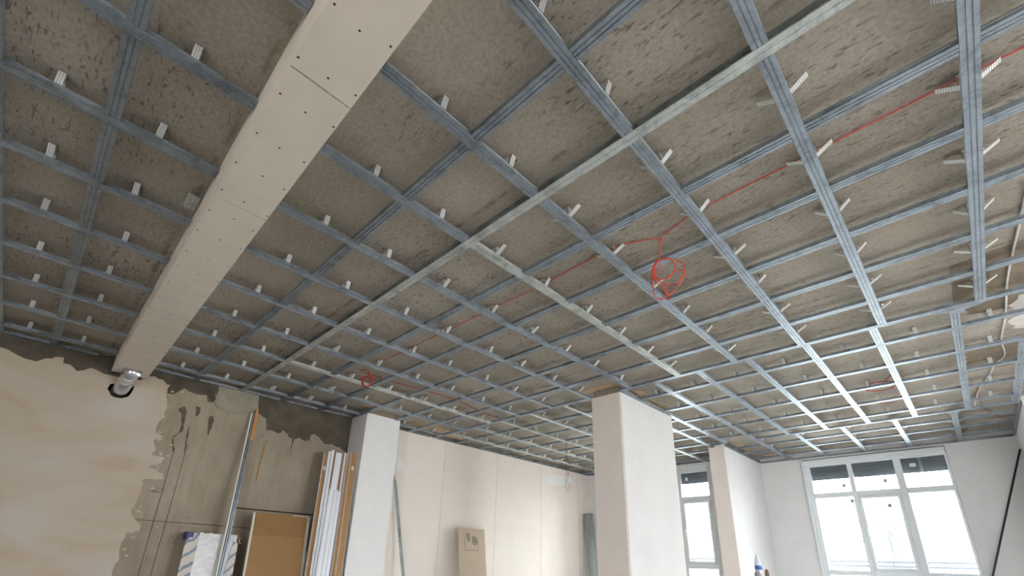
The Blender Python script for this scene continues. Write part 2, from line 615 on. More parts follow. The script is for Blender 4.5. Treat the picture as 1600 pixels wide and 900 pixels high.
for mk, pts in stains:
    obj('stain', sheet(jag(pts, 0.006, 0.03, rp), [], on_left(0.0008), 0.0015), M[mk], wall_left)
# formwork joints in the cast wall: thin dark grooves
for a, b, w in (((1.05, 2.60), (1.048, 1.0), 0.005), ((1.164, 2.66), (1.15, 0.4), 0.005), ((0.88, 1.80), (1.40, 1.795), 0.005),
                ((1.75, 2.005), (3.08, 2.0), 0.016), ((1.40, 1.795), (2.2, 1.78), 0.008)):
    p, q = Vector(a), Vector(b)
    nn = Vector((-(q - p).y, (q - p).x)).normalized() * w / 2
    obj('formwork_joint', sheet([tuple(p + nn), tuple(p - nn), tuple(q - nn), tuple(q + nn)], [], on_left(0.0006), 0.0015), M['hole'], wall_left)

# wallboards lining the left wall beyond the first column
for y0, y1 in ((3.65, 4.868), (4.872, 6.128), (6.132, 7.418), (7.422, 8.698), (8.702, YB)):
    obj('wallboard', box(WX, WX + 0.0125, y0, y1, 0.0, GZ + 0.015), M['wallboard'], wall_left)
for y in (4.87, 6.13, 7.42, 8.70):
    pts = jag([(y - 0.012, 0), (y + 0.012, 0), (y + 0.014, 3.43), (y - 0.01, 3.43)], 0.008, 0.08, rp)
    obj('joint_filler', sheet(pts, [], on_left(0.0125), 0.0012), M['filler'], wall_left)
for pts in ([(3.967, 3.006), (4.082, 2.923), (4.041, 2.776), (3.953, 2.776), (3.944, 2.951)],
            [(7.642, 3.226), (8.022, 3.299), (8.452, 3.284), (8.481, 3.192), (8.108, 3.069), (7.671, 3.013), (7.628, 3.115)],
            [(3.70, 2.35), (3.95, 2.5), (4.0, 2.3), (3.85, 2.0), (3.72, 1.9)]):
    obj('putty_patch', sheet(jag(pts, 0.015, 0.05, rp), [], on_left(0.0125), 0.002), M['putty'], wall_left)

# window wall, left bay
bm = bmesh.new()
bx(bm, WX - 0.3, -5.675, YB, YB + 0.35, 0, SZ)
bx(bm, -3.535, -3.062, YB, YB + 0.35, 0, SZ)
bx(bm, -5.675, -3.535, YB, YB + 0.35, 0, 0.55)
bx(bm, -5.675, -3.535, YB, YB + 0.35, 3.385, SZ)
struct(obj('wall_window_bay', bm, M['skim']))
# window wall, right bay
bm = bmesh.new()
bx(bm, -2.80, -2.10, YA, YA + 0.35, 0, SZ)
bx(bm, -0.085, 0.72, YA, YA + 0.35, 0, SZ)
bx(bm, -2.10, -0.085, YA, YA + 0.35, 0, 0.55)
bx(bm, -2.10, -0.085, YA, YA + 0.35, 3.40, SZ)
struct(obj('wall_front', bm, M['skim']))
# pier between the bays
pier = thing('pier', 'pale plastered pier with a grey end, right of the narrow window', 'pier', (-2.93, 8.03, 0))
obj('end_panel', box(-3.06, -2.802, 8.03, 8.043, 0, GZ + 0.02), M['column_face'], pier)
obj('body', box(-3.06, -2.80, 8.044, YA + 0.35, 0, GZ + 0.05), M['skim'], pier)
# projecting wall at the right edge
struct(obj('wall_right_return', box(0.72, 4.5, 7.93, 10.25, 0, SZ), M['skim']))
# right wall and rear wall (behind the viewer) with unseen window openings placed and sized for their light
bm = bmesh.new()
edges_y = [-5.0, 2.95, 4.25, 5.95, 6.85, 7.93]
for i in range(0, len(edges_y), 2):
    bx(bm, XR, XR + 0.3, edges_y[i], edges_y[i + 1], 0, SZ)
for i in range(1, len(edges_y) - 1, 2):
    bx(bm, XR, XR + 0.3, edges_y[i], edges_y[i + 1], 0, 0.75)
    bx(bm, XR, XR + 0.3, edges_y[i], edges_y[i + 1], 3.15, SZ)
struct(obj('wall_right', bm, M['skim']))
bm = bmesh.new()
ex = [-6.7, 1.9, 3.7, 4.2]
for i in range(0, len(ex), 2):
    bx(bm, ex[i], ex[i + 1], Y0 - 0.3, Y0, 0, SZ)
for i in range(1, len(ex) - 1, 2):
    bx(bm, ex[i], ex[i + 1], Y0 - 0.3, Y0, 0, 0.35)
    bx(bm, ex[i], ex[i + 1], Y0 - 0.3, Y0, 3.15, SZ)
struct(obj('wall_rear', bm, M['skim']))


def on_slab(d0):
    return lambda u, v, d: (u, v, SZ - d0 - d)


def scl(pts, k=0.978):
    return [(a * k, b * k) for a, b in pts]


for mk, pts in (('splash', [(-3.20, 4.50), (-3.0, 4.47), (-2.75, 4.51), (-2.72, 4.598), (-3.2, 4.598)]),
                ('splash', [(-2.708, 4.86), (-2.66, 4.87), (-2.63, 4.93), (-2.59, 4.97), (-2.62, 5.05), (-2.708, 5.1)]),
                ('splash', [(-2.708, 5.25), (-2.65, 5.29), (-2.67, 5.42), (-2.62, 5.6), (-2.66, 5.74), (-2.708, 5.78)]),
                ('splash', [(-5.9, 3.0), (-5.5, 3.02), (-5.45, 3.08), (-5.9, 3.1)]),
                ('splash_white', scl([(0.75, 5.019), (0.642, 4.964), (0.635, 5.042), (0.579, 5.134), (0.604, 5.174), (0.625, 5.247), (0.75, 5.291)])),
                ('splash_white', scl([(0.585, 5.473), (0.607, 5.564), (0.639, 5.624), (0.619, 5.659), (0.652, 5.709), (0.78, 5.719), (0.76, 5.388), (0.614, 5.409)])),
                ('splash', [(-6.3, 3.9), (-5.9, 4.0), (-5.95, 4.6), (-6.1, 5.0), (-6.3, 5.2)]),
                ('splash', [(-2.6, 9.5), (-2.2, 9.6), (-1.9, 9.8), (-2.6, 9.85)]),
                ('splash', [(-2.75, 8.3), (-2.62, 8.4), (-2.66, 8.9), (-2.75, 9.2)])):
    obj('plaster_splash', sheet(jag(pts, 0.012, 0.04, rp), [], on_slab(0.0), 0.004), M[mk], slab)
obj('damp_patch', sheet(jag([(0.27, 4.05), (0.26, 4.70), (1.2, 4.75), (1.2, 3.85)], 0.006, 0.09, rp), [], on_slab(0.0), 0.0012), M['damp'], slab)
obj('damp_patch', sheet(jag([(0.33, 4.75), (0.33, 5.0), (1.1, 5.2), (1.1, 4.75)], 0.02, 0.05, rp), [], on_slab(0.0), 0.0012), M['damp'], slab)
obj('damp_patch', sheet(jag([(0.3, 5.75), (0.3, 6.6), (1.1, 6.6), (1.1, 5.8)], 0.02, 0.05, rp), [], on_slab(0.0), 0.0012), M['damp'], slab)

# ------------------------------------------------------------------ columns
c1 = thing('column', 'pale boarded half-column standing against the left wall beside the trim bundle', 'column', (-6.14, 3.375, 0))
obj('front_board', box(-5.935, -5.92, 3.1145, 3.65, 0, GZ + 0.01), M['column_side'], c1)
obj('side_board', box(WX, -5.92, 3.10, 3.1135, 0, GZ + 0.01), M['column_side'], c1)
obj('core', box(WX, -5.937, 3.116, 3.645, 0, SZ), M['conc'], c1)
obj('side_board', box(WX + 0.0135, -5.937, 3.6455, 3.655, 0, GZ + 0.01), M['column_side'], c1)
c2 = thing('column', 'freestanding square boarded column in the middle of the room', 'column', (-2.91, 5.265, 0))
obj('front_board', box(-3.11, -2.716, 4.60, 4.613, 0, GZ + 0.002), M['column_face'], c2)
obj('side_board', box(-2.724, -2.71, 4.617, 5.93, 0, GZ + 0.002), M['column_dimmed'], c2)
obj('side_board', box(-3.11, -3.097, 4.617, 5.93, 0, GZ + 0.002), M['column_dimmed'], c2)
obj('back_board', box(-3.095, -2.726, 5.917, 5.93, 0, GZ + 0.002), M['column_dimmed'], c2)
obj('core', box(-3.094, -2.727, 4.616, 5.915, 0, SZ), M['conc'], c2)

# ------------------------------------------------------------------ ceiling grid
OUT = [(-24, 27), (-30, 27), (-30, 19), (-28.2, 17), (-28.2, 11), (-30, 9), (-30, 0), (-13, 0), (-11.5, 4), (-8, 4), (-6.5, 0),
       (6.5, 0), (8, 4), (11.5, 4), (13, 0), (30, 0), (30, 9), (28.2, 11), (28.2, 17), (30, 19), (30, 27), (24, 27)]
INN = [(24, 25.6), (28.6, 25.6), (28.6, 19.5), (26.8, 17.5), (26.8, 10.5), (28.6, 8.5), (28.6, 1.4), (12.2, 1.4), (10.8, 5.4), (8.8, 5.4),
       (7.2, 1.4), (-7.2, 1.4), (-8.8, 5.4), (-10.8, 5.4), (-12.2, 1.4), (-28.6, 1.4), (-28.6, 8.5), (-26.8, 10.5), (-26.8, 17.5),
       (-28.6, 19.5), (-28.6, 25.6), (-24, 25.6)]
# U-shaped edge track, and the back-to-back track beam whose one side stays open
TRK = [(-14, 27), (-14, 0), (14, 0), (14, 27), (12.8, 27), (12.8, 1.2), (-12.8, 1.2), (-12.8, 27)]
BEAM = [(30, 0), (30, 7), (28.6, 7), (28.6, 1.4), (2.6, 1.4), (1.6, 3.4), (-1.6, 3.4), (-2.6, 1.4), (-28.6, 1.4), (-28.6, 48), (30, 48), (30, 49.4), (-30, 49.4), (-30, 0), (-2, 0), (-1, 2), (1, 2), (2, 0)]
_cache = {}


def prof_mesh(kind, L, mat):
    key = (kind, round(L, 3), mat)
    if key in _cache:
        return _cache[key]
    sec = {'cd': OUT + INN, 'ud': TRK, 'beam': BEAM}[kind]
    bm = bmesh.new()
    a = [bm.verts.new((u / 1000, 0, w / 1000)) for u, w in sec]
    b = [bm.verts.new((u / 1000, L, w / 1000)) for u, w in sec]
    m = len(sec)
    for i in range(m):
        j = (i + 1) % m
        bm.faces.new((a[i], a[j], b[j], b[i]))
    tr = tessellate_polygon([[Vector((u, w, 0)) for u, w in sec]])
    for t in tr:
        bm.faces.new([a[i] for i in t])
        bm.faces.new([b[i] for i in reversed(t)])
    bmesh.ops.recalc_face_normals(bm, faces=bm.faces)
    me = bpy.data.meshes.new('profile_' + kind)
    bm.to_mesh(me)
    bm.free()
    me.materials.append(M[mat])
    _cache[key] = me
    return me


def run_y(name, parent, x, y0, y1, mat='galv', kind='cd', dz=0.0):
    return obj(name, prof_mesh(kind, y1 - y0, mat), None, parent, (x, y0, GZ + dz))


def run_x(name, parent, y, x0, x1, mat='galv', kind='cd', dz=0.0):
    # mesh runs along +y; turned by -90 deg it runs along +x
    return obj(name, prof_mesh(kind, x1 - x0, mat), None, parent, (x0, y, GZ + dz), (0, 0, -H90))


def hanger_mesh(spread, rise):
    """U-strap fixed to the slab, its two legs screwed to the profile and their ends splayed outward"""
    bm = bmesh.new()
    uv = bm.loops.layers.uv.new('UVMap')
    w, t = 0.015, 0.0012
    top_z = SZ - GZ
    path = [(0.031 + spread, 0.030 + rise), (0.0315, 0.024), (0.0315, top_z - 0.001)]
    full = [(u, z) for u, z in path] + [(-u, z) for u, z in reversed(path)]
    s = 0.0
    for (u0, z0), (u1, z1) in zip(full, full[1:]):
        d = Vector((u1 - u0, z1 - z0))
        L = d.length
        if L < 1e-5:
            continue
        nn = Vector((-d.y, d.x)) / L * t / 2
        pts = []
        for sgn in (1, -1):
            for (u, z) in ((u0, z0), (u1, z1)):
                for yy in (-w, w):
                    pts.append(bm.verts.new((u + sgn * nn.x, yy, z + sgn * nn.y)))
        # 0:+ p0 -w, 1:+ p0 +w, 2:+ p1 -w, 3:+ p1 +w, 4..7 other side
        for f in ((0, 1, 3, 2), (4, 6, 7, 5), (0, 4, 5, 1), (2, 3, 7, 6), (0, 2, 6, 4), (1, 5, 7, 3)):
            fc = bm.faces.new([pts[i] for i in f])
            for lp, i in zip(fc.loops, f):
                lp[uv].uv = ((0 if i % 2 == 0 else 1), (s + (L if (i // 2) % 2 else 0)) / 0.03)
        s += L
    # screw heads in the slab plate and profile sides
    bmesh.ops.recalc_face_normals(bm, faces=bm.faces)
    me = bpy.data.meshes.new('hanger')
    bm.to_mesh(me)
    bm.free()
    me.materials.append(M['strap'])
    return me


def screw_mesh():
    bm = lathe([(0.006, 0.0), (0.006, 0.003), (0.0025, 0.004), (0.0025, 0.02)], 8)
    me = bpy.data.meshes.new('screw')
    bmesh.ops.recalc_face_normals(bm, faces=bm.faces)
    bm.to_mesh(me)
    bm.free()
    me.materials.append(M['duct'])
    return me


HANG = [hanger_mesh(s, r) for s, r in ((0.035, 0.046), (0.055, 0.040), (0.072, 0.034), (0.020, 0.050))]
SCREW = screw_mesh()


def hanger(parent, x, y, along_x=False, variant=None):
    v = R.choice(HANG) if variant is None else HANG[variant]
    rz = R.uniform(-0.06, 0.06) + (H90 if along_x else 0)
    h = obj('hanger', v, None, parent, (x, y, GZ), (0, 0, rz))
    s = obj('screw', SCREW, None, h, (0.045, 0.02, SZ - GZ - 0.02))
    return h


AX = [0.40 - 0.59 * k for k in range(-3, 12)]         # long runners of the front sections
BY = [1.062 + 0.5035 * j for j in range(8)]           # cross runners; BY[1] and BY[7] are joined beams
YL = [-1.77, -1.375, -0.98, -0.585, -0.19]
Y_B2, Y_B8, Y_B13 = BY[1], 4.585, 7.885
CLR = 0.0315


def cross_line(parent, y, xs, mat='galv', skip=()):
    xs = sorted(xs)
    for a, b in zip(xs, xs[1:]):
        if any(p < (a + b) / 2 < q for p, q in skip):
            continue
        run_x('cross_runner', parent, y, a + CLR, b - CLR, mat)


def box_y(x, side):
    """left (0) / right (1) face of the boxed duct at x"""
    t = (x + 6.36) / 4.36
    return (0.297 + t * (0.262 - 0.297)) if side == 0 else (0.61 + t * (0.51 - 0.61))


AXV = [x for x in AX if x > -6.2]
# --- section left of the boxed duct
f = thing('suspended_grid', 'steel ceiling grid section on the far left, between picture edge and boxed duct', 'ceiling grid', (-3.5, -0.5, GZ), 'galvanized ceiling grid sections')
for x in AXV:
    run_y('main_runner', f, x, -2.2, box_y(x, 0) - 0.004)
    for a, b in zip(YL, YL[1:]):
        hanger(f, x, (a + b) / 2)
    hanger(f, x, 0.0 + R.uniform(-0.03, 0.03))
for y in YL:
    cross_line(f, y, AXV, 'galv')
    run_x('cross_runner', f, y, WX + 0.03, AXV[-1] - CLR, 'galv')
run_y('edge_track', f, WX + 0.034, -2.2, 0.16, 'galv', 'ud')
obj('profile_offcut', prof_mesh('cd', 0.16, 'galv_dull'), None, f, (-2.86, 0.225, GZ + 0.03), (0, 0, H90))
# --- section between boxed duct and first beam
f = thing('suspended_grid', 'steel ceiling grid section directly right of the boxed duct, one bay wide', 'ceiling grid', (-3.0, 1.1, GZ), 'galvanized ceiling grid sections')
for x in AXV:
    run_y('main_runner', f, x, box_y(x, 1) + 0.004, Y_B2 - 0.031)
    hanger(f, x, 0.86, variant=3)
    hanger(f, x, 1.31, variant=3)
cross_line(f, BY[0], AXV)
run_x('cross_runner', f, BY[0], WX + 0.03, AXV[-1] - CLR)
run_x('joint_beam', f, Y_B2, WX + 0.03, 2.3, 'galv_dull', 'beam')
run_y('edge_track', f, WX + 0.034, 0.65, 1.53, 'galv', 'ud')
# --- large middle section up to the second beam
f = thing('suspended_grid', 'large steel ceiling grid section in the middle, carrying the red cable coil', 'ceiling grid', (-2.5, 3.1, GZ), 'galvanized ceiling grid sections')
for i, x in enumerate(AXV):
    y0 = Y_B2 + 0.031
    ye = Y_B8 - 0.031
    if abs(x + 3.14) < 0.05:
        ye = 4.595
    run_y('main_runner', f, x, y0, ye, 'galv_dull' if i in (7, 12) else 'galv')
    ys = [Y_B2] + BY[2:7] + [Y_B8]
    for a, b in zip(ys, ys[1:]):
        if x < -5.9 and 3.0 < (a + b) / 2 < 3.8:
            continue
        hanger(f, x, (a + b) / 2 + R.uniform(-0.03, 0.03), variant=R.choice((0, 1, 2)) if x < -1.5 else R.choice((1, 2, 2)))
for y in BY[2:7]:
    cross_line(f, y, AXV, 'galv')
    if y < 3.05 or y > 3.7:
        run_x('cross_runner', f, y, WX + 0.04, AXV[-1] - CLR)
run_x('joint_beam', f, Y_B8, WX + 0.03, -3.12, 'galv', 'cd')
run_x('joint_beam', f, Y_B8, -2.69, 2.3, 'galv', 'cd')
run_y('edge_track', f, WX + 0.034, 1.6, 3.09, 'galv', 'ud')
run_y('edge_track', f, WX + 0.034, 3.67, 4.5, 'galv', 'ud')
obj('splice_gusset', sheet([(0.12, 4.62), (0.24, 4.665), (0.24, 4.72), (0.31, 4.72), (0.31, 4.665), (0.43, 4.62)], [], lambda u, v, d: (u, v, GZ - 0.002 + d), 0.002), M['galv'], f)
# --- rear left section behind the middle column
A2L = [-3.55, -4.135, -4.72, -5.305, -5.88]
B2L = [5.09 + 0.53 * k for k in range(8)]
f = thing('suspended_grid', 'steel ceiling grid section at the back left, above the white wall', 'ceiling grid', (-4.7, 6.8, GZ), 'galvanized ceiling grid sections')
for x in A2L:
    run_y('main_runner', f, x, Y_B8 + 0.031, YB - 0.03, 'galv_dull')
    ys = [Y_B8] + B2L
    for a, b in zip(ys, ys[1:]):
        hanger(f, x, (a + b) / 2, variant=R.choice((0, 1)))
run_y('main_runner', f, -2.98, 5.94, 8.02, 'galv')
for y in B2L:
    cross_line(f, y, A2L + ([-3.14] if y < 5.93 else [-2.98, -2.70] if y < 8 else [-3.10]))
    run_x('cross_runner', f, y, WX + 0.05, A2L[-1] - CLR)
run_y('edge_track', f, WX + 0.032, 4.65, YB, 'galv', 'ud')
run_x('edge_track', f, YB - 0.016, WX + 0.05, -3.07, 'galv', 'ud')
# --- rear middle section
A2R = [-2.70, -2.26, -1.76, -1.26, -0.76, -0.26, 0.25]
B2R = [5.03, 5.65, 6.27, 6.89, 7.51]
f = thing('suspended_grid', 'steel ceiling grid section right of the middle column, holding a small red coil', 'ceiling grid', (-1.0, 6.2, GZ), 'galvanized ceiling grid sections')
for y in B2R:
    run_x('main_runner', f, y, -2.70 + CLR, 2.3)
    for a, b in zip(A2R, A2R[1:]):
        hanger(f, (a + b) / 2 + R.uniform(-0.04, 0.04), y, True, R.choice((0, 3)))
    hanger(f, 0.46, y, True, 3)
ys = [Y_B8] + B2R + [Y_B13]
for x in A2R + [0.665, 1.2, 1.8]:
    for a, b in zip(ys, ys[1:]):
        if x > 0.6 and a < 5.2:
            continue
        e = 0.001 if x == -2.70 else CLR
        run_y('cross_runner', f, x, a + e, b - e)
run_x('joint_beam', f, Y_B13, -2.23, 0.7, 'galv', 'cd')
obj('splice_gusset', sheet([(0.03, 7.85), (0.17, 7.81), (0.24, 7.80), (0.24, 7.85)], [], lambda u, v, d: (u, v, GZ - 0.002 + d), 0.002), M['galv'], f)
# --- section in front of the wide window
A3 = [-2.25, -1.675, -1.08, -0.485, 0.115]
B3 = [8.37, 8.87, 9.40]
f = thing('suspended_grid', 'steel ceiling grid section just inside the wide window', 'ceiling grid', (-1.0, 8.9, GZ), 'galvanized ceiling grid sections')
for x in A3:
    run_y('main_runner', f, x, Y_B13 + 0.031, YA - 0.03)
    for y in (8.12, 8.62, 9.13, 9.62):
        hanger(f, x, y, False, R.choice((1, 2)))
for y in B3:
    cross_line(f, y, A3 + [-2.78, 0.70])
run_x('edge_track', f, YA - 0.016, -2.78, 0.70, 'galv', 'ud')
run_y('edge_track', f, 0.70, 7.93, YA - 0.04, 'galv', 'ud')
run_y('edge_track', f, -2.78, 8.05, YA - 0.04, 'galv', 'ud')

# ------------------------------------------------------------------ boxed duct
bd = thing('duct_casing', 'long beige boarded duct casing hanging below the ceiling on the left', 'duct casing', (-4.2, 0.42, 3.25))


def cz(x):
    return 3.285 + (x + 6.36) / 4.36 * (3.206 - 3.285)


seams = [1.6, 0.4, -0.55, -1.45, -2.44, -3.68, -4.27, -4.90, -6.30]
for a, b in zip(seams, seams[1:]):
    x0, x1 = b + 0.004, a - 0.004
    p = [(x0, box_y(x0, 0), cz(x0)), (x1, box_y(x1, 0), cz(x1)), (x1, box_y(x1, 1), cz(x1)), (x0, box_y(x0, 1), cz(x0))]
    q = [(u, v, w + 0.0125) for u, v, w in p]
    pn = obj('bottom_panel', hexa(p + q), M['board'], bd)
    # screws along both edges, countersunk dark dots
    x = x0 + 0.06
    while x < x1 - 0.03:
        for fr in (0.06, 0.5, 0.94):
            yy = box_y(x, 0) * (1 - fr) + box_y(x, 1) * fr + R.uniform(-0.008, 0.008)
            xx = x + R.uniform(-0.02, 0.02)
            o = obj('screw', box(-0.004, 0.004, -0.004, 0.004, -0.0008, 0.004), M['hole'], pn, (xx, yy, cz(xx)))
        x += 0.26
for sd in (0, 1):
    for a, b in ((1.6, -1.3), (-1.3, -3.6), (-3.6, -6.30)):
        x0, x1 = b + 0.002, a - 0.002
        sg = 1 if sd == 0 else -1
        p = []
        for xx in (x0, x1):
            p.append(xx)
        y00, y01 = box_y(x0, sd), box_y(x1, sd)
        pts = [(x0, y00, cz(x0) + 0.013), (x1, y01, cz(x1) + 0.013), (x1, y01 + sg * 0.0125, cz(x1) + 0.013), (x0, y00 + sg * 0.0125, cz(x0) + 0.013),
               (x0, y00, SZ - 0.002), (x1, y01, SZ - 0.002), (x1, y01 + sg * 0.0125, SZ - 0.002), (x0, y00 + sg * 0.0125, SZ - 0.002)]
        obj('side_panel', hexa(pts), M['board'], bd)
# end of the casing near the wall: closing board with the duct coming through

# round duct bending down from the casing into the hole
dpts = catmull([(-6.02, 0.455, 3.26), (-6.14, 0.45, 3.255), (-6.24, 0.44, 3.21), (-6.31, 0.43, 3.15), (-6.37, 0.425, 3.12), (-6.5, 0.42, 3.11)], 6)
bm = bmesh.new()
tube(bm, dpts, 0.074, 20)
dk = thing('duct_pipe', 'shiny steel duct elbow entering a broken hole in the plastered wall', 'duct', (-6.25, 0.43, 3.12))
smooth(obj('elbow', bm, M['duct'], dk))
for i in (8, 13):
    bm = bmesh.new()
    tube(bm, dpts[i:i + 2], 0.0775, 20)
    obj('seam_ring', bm, M['duct'], dk)

# ------------------------------------------------------------------ windows


def frame_bar(parent, x0, x1, y0, y1, z0, z1, name='frame_bar'):
    return obj(name, box(x0, x1, y0, y1, z0, z1, 0.006), M['pvc'], parent)


def window(name, yp, X, zs, sash_cell, header):
    """X: clear glass ranges per column, zs: clear glass ranges per row"""
    w = bpy.data.objects.new(name, None)
    link(w)
    w.location = ((X[0][0] + X[-1][1]) / 2, yp, 0.55)
    struct(w)
    xo0, xo1 = X[0][0] - 0.075, X[-1][1] + 0.04
    d0, d1 = yp - 0.035, yp + 0.035
    frame_bar(w, xo0, X[0][0], d0, d1, 0.55, header)                       # jambs
    frame_bar(w, X[-1][1], xo1, d0, d1, 0.55, header)
    for (a, b), (c, d) in zip(X, X[1:]):
        frame_bar(w, b, c, d0, d1, 0.62, zs[0][1], 'mullion')
    frame_bar(w, X[0][0], X[-1][1], d0, d1, zs[0][1], header, 'head_rail')
    frame_bar(w, X[0][0], X[-1][1], d0, d1, 0.55, zs[-1][0], 'sill_rail')
    for (a, b), (c, d) in zip(zs, zs[1:]):
        for (x0, x1) in X:
            frame_bar(w, x0, x1, d0 + 0.002, d1 - 0.002, d, a, 'transom')
    for r, (z0, z1) in enumerate(zs):
        for c, (x0, x1) in enumerate(X):
            if (r, c) == sash_cell:
                s = 0.045
                sh = frame_bar(w, x0, x0 + s, d0 - 0.02, d1 - 0.03, z0, z1, 'sash_stile')
                frame_bar(w, x1 - s, x1, d0 - 0.02, d1 - 0.03, z0, z1, 'sash_stile')
                frame_bar(w, x0 + s, x1 - s, d0 - 0.02, d1 - 0.03, z0, z0 + s, 'sash_rail')
                frame_bar(w, x0 + s, x1 - s, d0 - 0.02, d1 - 0.03, z1 - s, z1, 'sash_rail')
                obj('handle', box(x0 + 0.012, x0 + 0.034, d0 - 0.06, d0 - 0.045, 2.02, 2.15, 0.004), M['pvc'], w)
                obj('handle_plate', box(x0 + 0.008, x0 + 0.038, d0 - 0.045, d0 - 0.02, 2.10, 2.17, 0.004), M['pvc'], w)
                pn = obj('pane', box(x0 + s - .005, x1 - s + .005, yp - 0.02, yp - 0.014, z0 + s - .005, z1 - s + .005), M['glass'], w)
            else:
                pn = obj('pane', box(x0 - .005, x1 + .005, yp - 0.003, yp + 0.003, z0 - .005, z1 + .005), M['glass'], w)
    return w


W2X = [(-2.0, -1.43), (-1.36, -0.78), (-0.68, -0.125)]
w2 = window('window_2', 10.0, W2X, [(2.79, 3.27), (1.50, 2.70), (0.62, 1.42)], (1, 1), 3.40)
for x, z in ((-1.53, 2.90), (-1.46, 2.63), (-0.94, 2.93), (-0.96, 2.52)):
    obj('sticker', box(x - 0.025, x + 0.025, 9.955 if z == 2.52 else 9.99, 9.957 if z == 2.52 else 9.993, z - 0.03, z + 0.03), M['sticker'], w2)
obj('reveal_trim', box(-2.10, -2.075, 9.86, 10.03, 0.55, 3.40, 0.004), M['pvc'], w2)
obj('lintel_trim', box(-2.09, -0.10, 9.87, 9.96, 3.285, 3.375, 0.004), M['pvc'], w2)
w1 = window('window_1', 9.17, [(-5.60, -4.95), (-4.87, -4.20), (-4.12, -3.57)], [(2.78, 3.25), (1.54, 2.69), (0.62, 1.45)], (1, 2), 3.385)
# roller shutters outside the glass, lowered a hand's breadth


def shutter(x0, x1, y, zb, label):
    t = thing('roller_shutter', label, 'shutter', ((x0 + x1) / 2, y, zb), 'roller shutters')
    z = zb
    k = 0
    while z < 3.38:
        bm = bmesh.new()
        bx(bm, x0, x1, y, y + 0.014, z, z + 0.0405)
        bx(bm, x0, x1, y + 0.006, y + 0.02, z + 0.0405, z + 0.0419)
        obj('slat', bm, M['shutter'], t)
        z += 0.042
        k += 1
    for xx in (x0 - 0.02, x1 + 0.0):
        obj('guide_rail', box(xx, xx + 0.02, y - 0.01, y + 0.03, 0.6, 3.4), M['shutter'], t)
    return t


sh = shutter(-2.02, -0.13, 10.06, 3.03, 'dark grey slatted roller shutter behind the top of the wide three-part window')
obj('paper_label', box(-0.58, -0.50, 10.053, 10.056, 3.13, 3.19), M['pvc'], sh)
obj('cover_strip', box(-0.46, -0.42, 10.04, 10.058, 3.03, 3.28), M['sticker'], sh)
sh = shutter(-5.62, -3.60, 9.23, 3.04, 'dark grey slatted roller shutter behind the top of the narrow window')
obj('paper_label', box(-4.05, -4.0, 9.222, 9.226, 3.11, 3.17), M['pvc'], sh)

# ------------------------------------------------------------------ things leaning on the left wall


def lean_bar(p0, p1, w, d, mat, name, parent, side=None):
    """rectangular bar from foot p0 to head p1; w across, d in depth"""
    p0, p1 = Vector(p0), Vector(p1)
    t = (p1 - p0).normalized()
    s = Vector((0, 1, 0)) if side is None else Vector(side)
    s = (s - t * s.dot(t)).normalized()
    n = t.cross(s)
    P = []
    for q in (p0, p1):
        for a, b in ((-1, -1), (1, -1), (1, 1), (-1, 1)):
            P.append(q + s * a * w / 2 + n * b * d / 2)
    return obj(name, hexa(P), mat, parent)


def on_line(p0, p1, z):
    p0, p1 = Vector(p0), Vector(p1)
    return p0.lerp(p1, (z - p0.z) / (p1.z - p0.z))


# metal profile with a timber batten stuck in its end
F0, F1 = (-5.82, 1.655, 0.0), (-6.305, 1.752, 3.16)
t = thing('leaning_profile', 'galvanized profile with an orange timber batten at its top, leaning on bare concrete', 'metal profile', F0)
lean_bar(F0, F1, 0.012, 0.045, M['galv'], 'web', t)
a, b = Vector(F0), Vector(F1)
for dy in (-0.022, 0.022):
    lean_bar(a + Vector((0, dy, 0.003)), (b if dy < 0 else on_line(F0, F1, 2.84)) + Vector((0, dy, 0)), 0.016, 0.04, M['board_edge'] if dy < 0 else M['galv'], 'flange', t)
lean_bar(on_line(F0, F1, 2.80) + Vector((0.01, 0.032, 0)), on_line(F0, F1, 3.22) + Vector((0.0, 0.036, 0)), 0.032, 0.03, M['wood'], 'batten', t)

# film-wrapped pack of white boards
PK = (-6.10, 1.60, 0.0)
t = thing('wrapped_pack', 'film-wrapped white board pack with blue-dashed tape, leaning beside the cardboard panel', 'pack', PK)


def lean_slab(y0, y1, z1, x_foot, x_head, thick, mat, name, parent, zt0=None, y0t=None, y1t=None, z0=0.0):
    """board whose front face goes from x_foot at the floor to x_head at z1, leaning toward the wall"""
    y0t = y0 if y0t is None else y0t
    y1t = y1 if y1t is None else y1t
    k0 = z0 / z1
    xf = x_foot + (x_head - x_foot) * k0
    p = [(xf - thick, y0, z0), (xf, y0, z0), (xf, y1, z0), (xf - thick, y1, z0),
         (x_head - thick, y0t, z1), (x_head, y0t, z1), (x_head, y1t, z1), (x_head - thick, y1t, z1)]
    return obj(name, hexa(p), mat, parent)


lean_slab(1.40, 1.845, 1.69, -5.955, -6.135, 0.16, M['wrapped'], 'boards', t, y0t=1.395, y1t=1.833)
# slanted tape strips wrapping both side edges
for pts in ([(1.33, 0), (1.43, 0), (1.455, 1.69), (1.40, 1.69), (1.335, 1.60)], [(1.76, 0), (1.875, 0), (1.85, 1.60), (1.80, 1.62), (1.76, 1.3)]):
    obj('tape_strip', sheet(pts, [], lambda u, v, d: (-5.954 - 0.18 * v / 1.69 + d, u, v), 0.004), M['tape'], t)
obj('corner_cap', box(-6.285, -6.125, 1.338, 1.398, 1.62, 1.70), M['blue'], t)
for yy in (1.47, 1.56):
    obj('film_knot', box(-6.2, -6.18, yy, yy + 0.03, 1.69, 1.70), M['wrapped'], t)
